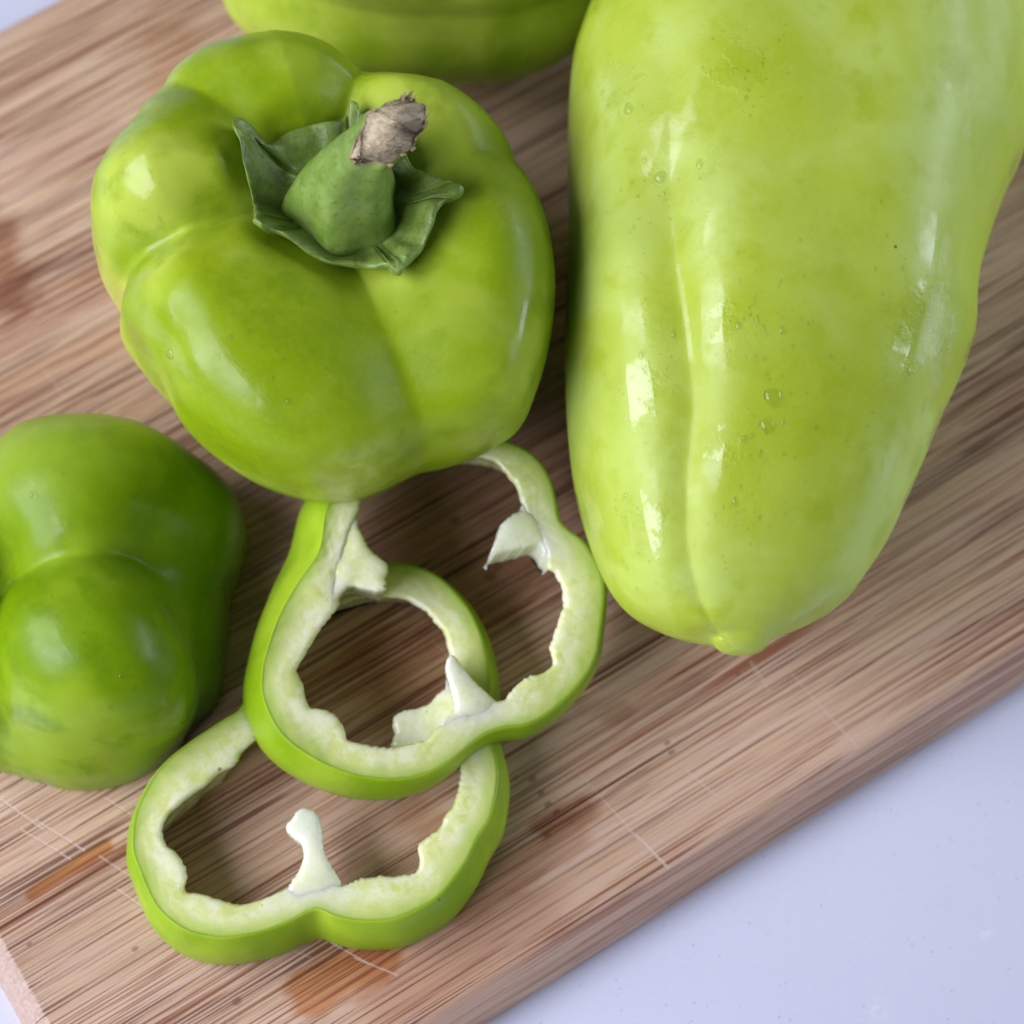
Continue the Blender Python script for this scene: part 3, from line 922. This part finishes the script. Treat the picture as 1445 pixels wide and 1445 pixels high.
def slice_ring(name, label, outer_px, inner_px, centre_px, p0, nrm, thick, flare, tongues, seed, under=.0034):
    nrm = np.array(nrm, float); nrm /= np.linalg.norm(nrm)
    ex = np.array([1.0, 0, 0]); ex -= nrm * (ex @ nrm); ex /= np.linalg.norm(ex)
    ey = np.cross(nrm, ex)

    def loc(pts):
        pts = np.array(pts, float)
        w = on_plane(pts[:, 0], pts[:, 1], p0, nrm) - p0
        return np.stack([w @ ex, w @ ey], -1)
    N = 420
    O = closed_spline(loc(outer_px), 900); I = closed_spline(loc(inner_px), 900)
    cen = loc([centre_px])[0]
    th = np.linspace(0, 2 * math.pi, N, endpoint=False)
    ro = polar_hits(O, cen, th); ri = polar_hits(I, cen, th)
    r = np.random.default_rng(seed)

    def ringnoise(fmin, fmax, n):
        x = np.zeros(N)
        for _ in range(n):
            k = r.integers(fmin, fmax); x += np.sin(th * k + r.uniform(0, 6.28)) / math.sqrt(n) / 1.2
        return x
    jag = ringnoise(60, 170, 14) * .00010 + ringnoise(20, 50, 8) * .00010
    ri = ri + jag
    dirs = np.stack([np.cos(th), np.sin(th)], -1)
    root = thing(name, label, "pepper slice", tuple(float(v) for v in p0), "raw pepper slices")
    fl = flare(th)
    fli = np.minimum(np.maximum(fl * .8, under), ro + fl - ri - .0022)

    def P(rad, z):          # local plane coords -> world offset from p0
        xy = cen + dirs * rad[:, None]
        return xy[:, :1] * ex + xy[:, 1:] * ey + np.broadcast_to(np.asarray(z, float).reshape(-1, 1), (N, 1)) * nrm
    # flesh: top face, cavity wall, underside
    rows, edge = [], []
    K = 12
    low = ringnoise(3, 14, 8) * .00022
    for k in range(K + 1):
        u = k / K
        rad = ro - .0004 - (ro - .0004 - ri) * u
        z = low * math.sin(u * math.pi) + ringnoise(10, 60, 6) * .00007 * (0 if k == 0 else 1) - (.0006 if k == K else (.00012 if k == K - 1 else 0))
        rows.append(P(rad, z)); edge.append(np.full(N, 1 - u))
    for k in range(1, 8):
        u = k / 7
        rad = ri + fli * u + ringnoise(30, 110, 8) * .00010 + .0005 * math.sin(u * math.pi)
        rows.append(P(rad, -.0006 - (thick - .0012) * u)); edge.append(np.full(N, .08))
    for k in range(1, 4):
        u = k / 3
        rad = (ri + fli) * (1 - u) + (ro + fl - .0004) * u
        rows.append(P(rad, -thick + 0 * th)); edge.append(np.full(N, u * .9))
    V = np.array(rows)
    # whiteness towards the membranes
    white = np.zeros(V.shape[:2])
    for tg in tongues:
        rt = loc([tg['root']])[0]
        g = V @ ex, V @ ey
        d = np.hypot(g[0] - rt[0], g[1] - rt[1])
        white = np.maximum(white, np.exp(-(d / .0055) ** 2) * .75 * tg.get('white', 1.0))
    white *= np.clip(1.25 - np.array(edge) * 1.1, 0, 1)
    new_obj("flesh", V.reshape(-1, 3), grid_faces(len(rows), N, flip=True), M_FLESH, root, attrs={"edge": np.array(edge), "white": white})
    # skin: a bulging outer band with a thin lip over the flesh
    srows = [P(ro - .0010, -.0006 + 0 * th), P(ro - .00042, 0 * th - .00002), P(ro - .00012, 0 * th - .0001), P(ro + .0001, 0 * th - .0006)]
    for k in range(1, 13):
        u = k / 13
        rad = ro + fl * u + .0009 * math.sin(u * math.pi) + .0001
        srows.append(P(rad, -.0006 - (thick - .0010) * u))
    srows += [P(ro + fl - .0004, -thick + .0001 + 0 * th), P(ro + fl - .0012, -thick + .0004 + 0 * th)]
    new_obj("skin", np.array(srows).reshape(-1, 3), grid_faces(len(srows), N), M_RINGSKIN, root)
    # membranes
    for tg in tongues:
        o2 = loc(tg['pts'])
        n = 150
        C = closed_spline(o2, n)
        if np.sum(C[:, 0] * np.roll(C[:, 1], -1) - np.roll(C[:, 0], -1) * C[:, 1]) < 0:
            C = C[::-1]
        tan = np.roll(C, -1, 0) - np.roll(C, 1, 0); tan /= np.linalg.norm(tan, axis=1)[:, None] + 1e-12
        inw = np.stack([-tan[:, 1], tan[:, 0]], -1)
        C = C - inw * (r.normal(size=n) * .00006)[:, None]
        rt, tp = loc([tg['root']])[0], loc([tg['tip']])[0]
        ax = (tp - rt) / np.linalg.norm(tp - rt); Lg = np.linalg.norm(tp - rt)
        td = tg.get('depth', thick * .8)
        dr = np.array(tg.get('drop', (0, 0)), float)

        def lay(XY, z):
            s = (XY - rt) @ ax / Lg
            sink = -.0016 * np.clip((.28 - s) / .50, 0, 1) ** 1.6      # the root fades into the wall
            lift = tg.get('lift', 0.0) * np.clip(s, 0, 1.2) ** 1.3
            zz = z + sink + lift
            return XY[:, :1] * ex + XY[:, 1:] * ey + zz[:, None] * nrm
        Ci = C + inw * .00035                                          # lip of the top face
        lo, hi = Ci.min(0), Ci.max(0)
        gx, gy = np.meshgrid(np.arange(lo[0], hi[0], .0006), np.arange(lo[1], hi[1], .0006))
        G = np.stack([gx.ravel(), gy.ravel()], -1) + r.normal(size=(gx.size, 2)) * .00006
        dist = np.min(np.hypot(G[:, None, 0] - Ci[None, :, 0], G[:, None, 1] - Ci[None, :, 1]), 1)
        A_, B_ = Ci, np.roll(Ci, -1, 0)
        cross = ((A_[None, :, 1] > G[:, None, 1]) != (B_[None, :, 1] > G[:, None, 1])) & (
            G[:, None, 0] < (B_[None, :, 0] - A_[None, :, 0]) * (G[:, None, 1] - A_[None, :, 1]) / (B_[None, :, 1] - A_[None, :, 1] + 1e-15) + A_[None, :, 0])
        ok = (cross.sum(1) % 2 == 1) & (dist > .0003)
        G = G[ok]; dist = dist[ok]
        XY = np.concatenate([Ci, G])
        dd = np.concatenate([np.zeros(n), dist])
        zt = .00035 * (1 - np.exp(-dd / .0009)) + wob(np.c_[XY * 1000, np.zeros(len(XY))], .8, seed, 2) * .00016
        K_ = 1000.0
        vo, _, fo, _, _, _ = delaunay_2d_cdt([Vector(p * K_) for p in XY], [(i, (i + 1) % n) for i in range(n)], [], 1, 1e-7)
        vo = np.array([tuple(v) for v in vo]) / K_
        near_ = np.argmin(np.hypot(vo[:, None, 0] - XY[None, :, 0], vo[:, None, 1] - XY[None, :, 1]), 1)
        top3 = lay(vo, zt[near_])
        bmm = bmesh.new()
        bv = [bmm.verts.new(tuple(p)) for p in top3]
        for f in fo:
            try:
                bmm.faces.new([bv[i] for i in f])
            except ValueError:
                pass
        rim = {int(near_[k]): k for k in range(len(vo)) if near_[k] < n}
        ring0 = [bv[rim[i]] for i in range(n) if i in rim]
        idx = [i for i in range(n) if i in rim]
        prev = ring0
        for k in range(0, 7):
            u = k / 6
            W_ = C + inw * (-.00002 + .0009 * u ** 2.2) + dr * .001 * u
            row3 = lay(W_, -.0003 - (td - .0003) * u + wob(np.c_[W_ * 1000, np.full(n, u * 9)], 1.1, seed, 2) * .00018)
            row = [bmm.verts.new(tuple(row3[i])) for i in idx]
            for q_ in range(len(idx)):
                k2 = (q_ + 1) % len(idx)
                bmm.faces.new((prev[q_], prev[k2], row[k2], row[q_]))
            prev = row
        bmm.faces.new(prev)
        me_ = bpy.data.meshes.new("membrane"); bmesh.ops.recalc_face_normals(bmm, faces=bmm.faces); bmm.to_mesh(me_); bmm.free()
        me_.materials.append(M_FLESH)
        m = bpy.data.objects.new("membrane", me_); COL.objects.link(m); m.parent = root
        co = np.array([tuple(v.co) for v in me_.vertices])
        s_ = np.clip(((np.stack([co @ ex, co @ ey], -1) - rt) @ ax) / Lg, 0, 1)
        wa = me_.attributes.new("white", 'FLOAT', 'POINT'); wa.data.foreach_set("value", (tg.get('white', 1.0) * np.clip(.45 + .7 * s_, 0, 1)).astype(np.float32))
        ea = me_.attributes.new("edge", 'FLOAT', 'POINT'); ea.data.foreach_set("value", (.35 * (1 - s_) ** 2).astype(np.float32))
        me_.polygons.foreach_set("use_smooth", [True] * len(me_.polygons))
    return root


A_OUT = [(338, 1000), (317, 1013), (288, 1032), (262, 1050), (236, 1071), (215, 1095), (199, 1124), (190, 1147), (186, 1174), (186, 1200), (194, 1224), (204, 1250), (217, 1276), (236, 1297), (259, 1313), (288, 1322), (317, 1325),
         (349, 1321), (380, 1313), (408, 1302), (433, 1289), (449, 1285), (471, 1294), (496, 1300), (524, 1302), (557, 1299), (590, 1285), (621, 1266), (643, 1241), (660, 1216), (676, 1183), (693, 1155), (701, 1122), (704, 1091), (701, 1068),
         (693, 1040), (688, 1015), (692, 977), (692, 946), (685, 911), (673, 877), (654, 846), (626, 818), (599, 802), (575, 795), (550, 793), (520, 795), (480, 802), (440, 822), (405, 855), (380, 895), (363, 938), (352, 975)]
A_IN = [(376, 1012), (358, 1045), (341, 1060), (333, 1076), (312, 1087), (294, 1103), (275, 1116), (257, 1131), (238, 1147), (229, 1168), (234, 1192), (246, 1200), (259, 1218), (263, 1237), (261, 1255), (280, 1260), (307, 1267), (333, 1275),
        (359, 1271), (383, 1262), (407, 1250), (430, 1244), (455, 1240), (482, 1248), (502, 1241), (535, 1235), (560, 1235), (585, 1230), (592, 1216), (590, 1194), (602, 1180), (618, 1169), (626, 1155), (638, 1136), (643, 1125), (650, 1090), (645, 1060),
        (636, 1035), (632, 1000), (635, 960), (633, 920), (626, 894), (609, 870), (585, 852), (564, 842), (540, 842), (505, 845), (470, 856), (435, 882), (414, 915), (402, 950), (392, 985)]
A_T = .0125
A_p0 = at(450, 1090, A_T)
ring_a = slice_ring("pepper_slice", "thick green pepper slice lying flat at the front under the other slice", A_OUT, A_IN, (455, 1075), A_p0, (0, 0, 1), A_T,
                    lambda th: np.full(len(th), .0013) + .0006 * np.clip(-np.sin(th), 0, 1),
                    [dict(root=(446, 1262), tip=(428, 1158), pts=[(395, 1272), (407, 1250), (421, 1230), (429, 1206), (424, 1190), (412, 1180), (404, 1171), (411, 1159), (422, 1147), (433, 1144), (447, 1150), (454, 1168), (455, 1189), (461, 1209), (470, 1226), (482, 1248), (492, 1270), (445, 1281)], depth=.0075, lift=.0012),
                     dict(root=(655, 1018), tip=(560, 1030), pts=[(672, 985), (640, 968), (622, 975), (607, 990), (590, 999), (568, 1003), (556, 1010), (554, 1022), (557, 1034), (552, 1052), (590, 1066), (640, 1062), (672, 1050)], depth=.009, white=.55),
                     ], 41)

B_OUT = [(459, 718), (448, 776), (419, 820), (393, 866), (378, 907), (369, 942), (368, 974), (375, 1000), (390, 1029), (413, 1053), (440, 1071), (463, 1083), (505, 1097), (557, 1102), (601, 1094), (634, 1077), (660, 1056), (685, 1038), (713, 1028), (744, 1024), (775, 1008),
         (803, 984), (827, 956), (843, 925), (850, 884), (854, 842), (852, 815), (842, 790), (824, 763), (803, 747), (790, 733), (785, 709), (779, 683), (768, 659), (748, 638), (720, 624), (690, 616), (640, 614), (580, 622), (525, 642), (482, 676)]
B_IN = [(500, 735), (489, 765), (481, 800), (477, 835), (479, 851), (465, 872), (445, 898), (433, 921), (419, 944), (425, 959), (432, 985), (439, 998), (457, 1000), (471, 1008), (486, 1026), (490, 1042), (509, 1049), (535, 1053), (561, 1053), (599, 1043), (620, 1025),
        (640, 1008), (665, 995), (690, 990), (713, 986), (723, 972), (744, 956), (779, 941), (778, 922), (777, 908), (786, 884), (794, 856), (793, 828), (782, 808), (772, 801), (772, 785), (768, 768), (757, 750), (744, 728), (735, 707), (730, 690), (713, 666), (692, 648), (650, 645), (600, 652), (550, 672), (515, 700)]
B_T = .0125
tx, ty = math.radians(6.0), math.radians(8.5)
B_n = np.array([math.sin(tx), -math.sin(ty), 1.0])
# rests on the front slice: its underside just clears that slice at both crossings
B_p0 = at(600, 880, A_T + B_T - .0035)


def flare_b(th):
    left = np.clip(-np.cos(th - .55), 0, 1)       # upper left flares most
    ul = np.exp(-(wrapd(th, math.radians(140)) / .55) ** 2)
    return .0002 + .0026 * np.clip(-np.cos(th - .3), 0, 1) + .0034 * ul


ring_b = slice_ring("pepper_slice", "large green pepper slice leaning on the front slice, tucked under the upright pepper", B_OUT, B_IN, (612, 865), B_p0, B_n, B_T, flare_b,
                    [dict(root=(478, 790), tip=(545, 814), pts=[(498, 722), (509, 750), (523, 776), (537, 788), (545, 795), (547, 806), (543, 817), (544, 830), (534, 833), (515, 829), (494, 826), (481, 838), (466, 858), (450, 840), (452, 770), (470, 725)], depth=.0122, lift=.0004, white=.35),
                     dict(root=(676, 1012), tip=(634, 932), pts=[(622, 1024), (634, 1008), (642, 1003), (640, 984), (633, 960), (629, 942), (633, 927), (640, 927), (658, 949), (678, 970), (701, 989), (715, 990), (712, 1012), (685, 1024), (655, 1036)], depth=.008, lift=.0010),
                     dict(root=(768, 752), tip=(698, 776), pts=[(738, 712), (737, 719), (723, 726), (710, 737), (702, 757), (695, 780), (712, 776), (727, 773), (745, 769), (761, 766), (773, 782), (784, 790), (800, 765), (785, 735)], depth=.0065, drop=(-1.2, -1.8))], 57)

# ------------------------------------------------------------------ water
def water_mat():
    M = Nodes("water")
    t = M.t; t.nodes.remove(M.bsdf)
    out = [n for n in t.nodes if n.type == 'OUTPUT_MATERIAL'][0]
    tr = M.n("ShaderNodeBsdfTransparent"); tr.inputs[0].default_value = (.92, .94, .86, 1)
    gl = M.n("ShaderNodeBsdfGlossy"); gl.inputs["Roughness"].default_value = .03
    fr = M.n("ShaderNodeFresnel"); fr.inputs["IOR"].default_value = 1.5
    mx = M.n("ShaderNodeMixShader")
    geo = M.n("ShaderNodeNewGeometry")
    M.link(M.math('MULTIPLY', fr.outputs[0], M.math('SUBTRACT', 1.0, geo.outputs["Backfacing"])), mx.inputs[0]); M.link(tr.outputs[0], mx.inputs[1]); M.link(gl.outputs[0], mx.inputs[2])
    M.link(mx.outputs[0], out.inputs["Surface"])
    return M.m


M_WATER = water_mat()


def drop_mesh(bm, p, n, r, h, up, stretch, seed, seg=10, rows_=4):
    rr = np.random.default_rng(seed)
    n = Vector(n).normalized()
    x = (Vector(up) - n * Vector(up).dot(n))
    x = x.normalized() if x.length > 1e-6 else n.orthogonal().normalized()
    y = n.cross(x)
    ph = rr.uniform(0, 6.28); am = rr.uniform(.05, .2)
    out = []
    for i in range(rows_):
        a = (i + 1) / rows_ * math.pi / 2
        row = []
        for j in range(seg):
            b = 2 * math.pi * j / seg
            k = r * math.sin(a) * (1 + am * math.sin(2 * b + ph) + am * .6 * math.sin(3 * b + 2 * ph))
            row.append(bm.verts.new(Vector(p) + x * (k * math.cos(b) * stretch) + y * (k * math.sin(b)) + n * (h * math.cos(a) - .00003)))
        out.append(row)
    t = bm.verts.new(Vector(p) + n * (h - .00003))
    for j in range(seg):
        k = (j + 1) % seg
        bm.faces.new((t, out[0][j], out[0][k]))
        for i in range(rows_ - 1):
            bm.faces.new((out[i][j], out[i + 1][j], out[i + 1][k], out[i][k]))
    bm.faces.new([out[-1][j] for j in reversed(range(seg))])


trees = {"big": bvh_of(big_skin), "upr": ub, "half": bvh_of(half)}


def surf(px, py, which):
    d = Vector(ray(px, py)).normalized()
    h = trees[which].ray_cast(Vector(CAMP), d)
    return (h[0], h[1]) if h[0] is not None else (None, None)


BIGDROPS = [("big", 1091, 561, .00125, .0008, 1.35, "round water drop on the middle ridge of the large pale pepper"),
            ("big", 1083, 602, .0011, .0006, 1.1, "flat water drop just below the round drop on the large pale pepper"),
            ("big", 887, 154, .0010, .0006, 1.0, "water drop near the upper left edge of the large pale pepper"),
            ("big", 932, 250, .0012, .0006, .8, "curved water drop high on the left lobe of the large pale pepper"),
            ("upr", 240, 500, .0010, .0005, 1.0, "small water drop on the lower left shoulder of the upright pepper")]
for k, (w, px, py, r, h, st, lab) in enumerate(BIGDROPS):
    p, n = surf(px, py, w)
    if p is None:
        continue
    bm = bmesh.new()
    drop_mesh(bm, (0, 0, 0), n, r, h, (0, 1, 0), st, 100 + k, 24, 8)
    me = bpy.data.meshes.new("water_drop"); bm.to_mesh(me); bm.free()
    me.materials.append(M_WATER)
    me.polygons.foreach_set("use_smooth", [True] * len(me.polygons))
    o = bpy.data.objects.new("water_drop", me); COL.objects.link(o); o.location = p
    tag(o, lab, "water drop", "water drops on the peppers")

# the fine spray nobody could count
bm = bmesh.new()
fields = [("big", 905, 560, 50, 240, 150), ("big", 1075, 620, 55, 180, 150), ("big", 1060, 110, 60, 70, 120), ("big", 880, 130, 40, 60, 50), ("big", 930, 280, 45, 60, 60), ("big", 1060, 440, 60, 70, 80), ("big", 1300, 480, 45, 70, 110),
          ("big", 1150, 500, 230, 330, 200), ("big", 900, 780, 40, 80, 60), ("big", 1040, 730, 40, 70, 60), ("upr", 380, 470, 90, 70, 60), ("upr", 205, 295, 35, 50, 40), ("upr", 540, 430, 30, 50, 25), ("half", 205, 690, 35, 25, 24), ("half", 60, 900, 40, 60, 30), ("half", 190, 910, 60, 60, 20), ("half", 65, 680, 35, 30, 15), ("upr", 495, 250, 40, 40, 0)]
for w, cx, cy, sx, sy, cnt in fields:
    for k in range(int(cnt * .35)):
        p, n = surf(cx + rng.normal() * sx * .55, cy + rng.normal() * sy * .55, w)
        if p is None:
            continue
        r = .00013 + .00020 * rng.random() + (.00045 * rng.random() if rng.random() < .12 else 0)
        drop_mesh(bm, p, n, r, r * rng.uniform(.4, .7), (0, 1, 0), rng.uniform(.8, 1.7), int(rng.integers(1e6)), 7, 3)
me = bpy.data.meshes.new("water_spray"); bm.to_mesh(me); bm.free()
me.materials.append(M_WATER)
me.polygons.foreach_set("use_smooth", [True] * len(me.polygons))
spray = bpy.data.objects.new("water_spray", me); COL.objects.link(spray)
spray["kind"] = "stuff"
spray["label"] = "fine spray of tiny water droplets beading on the pepper skins"
spray["category"] = "water droplets"
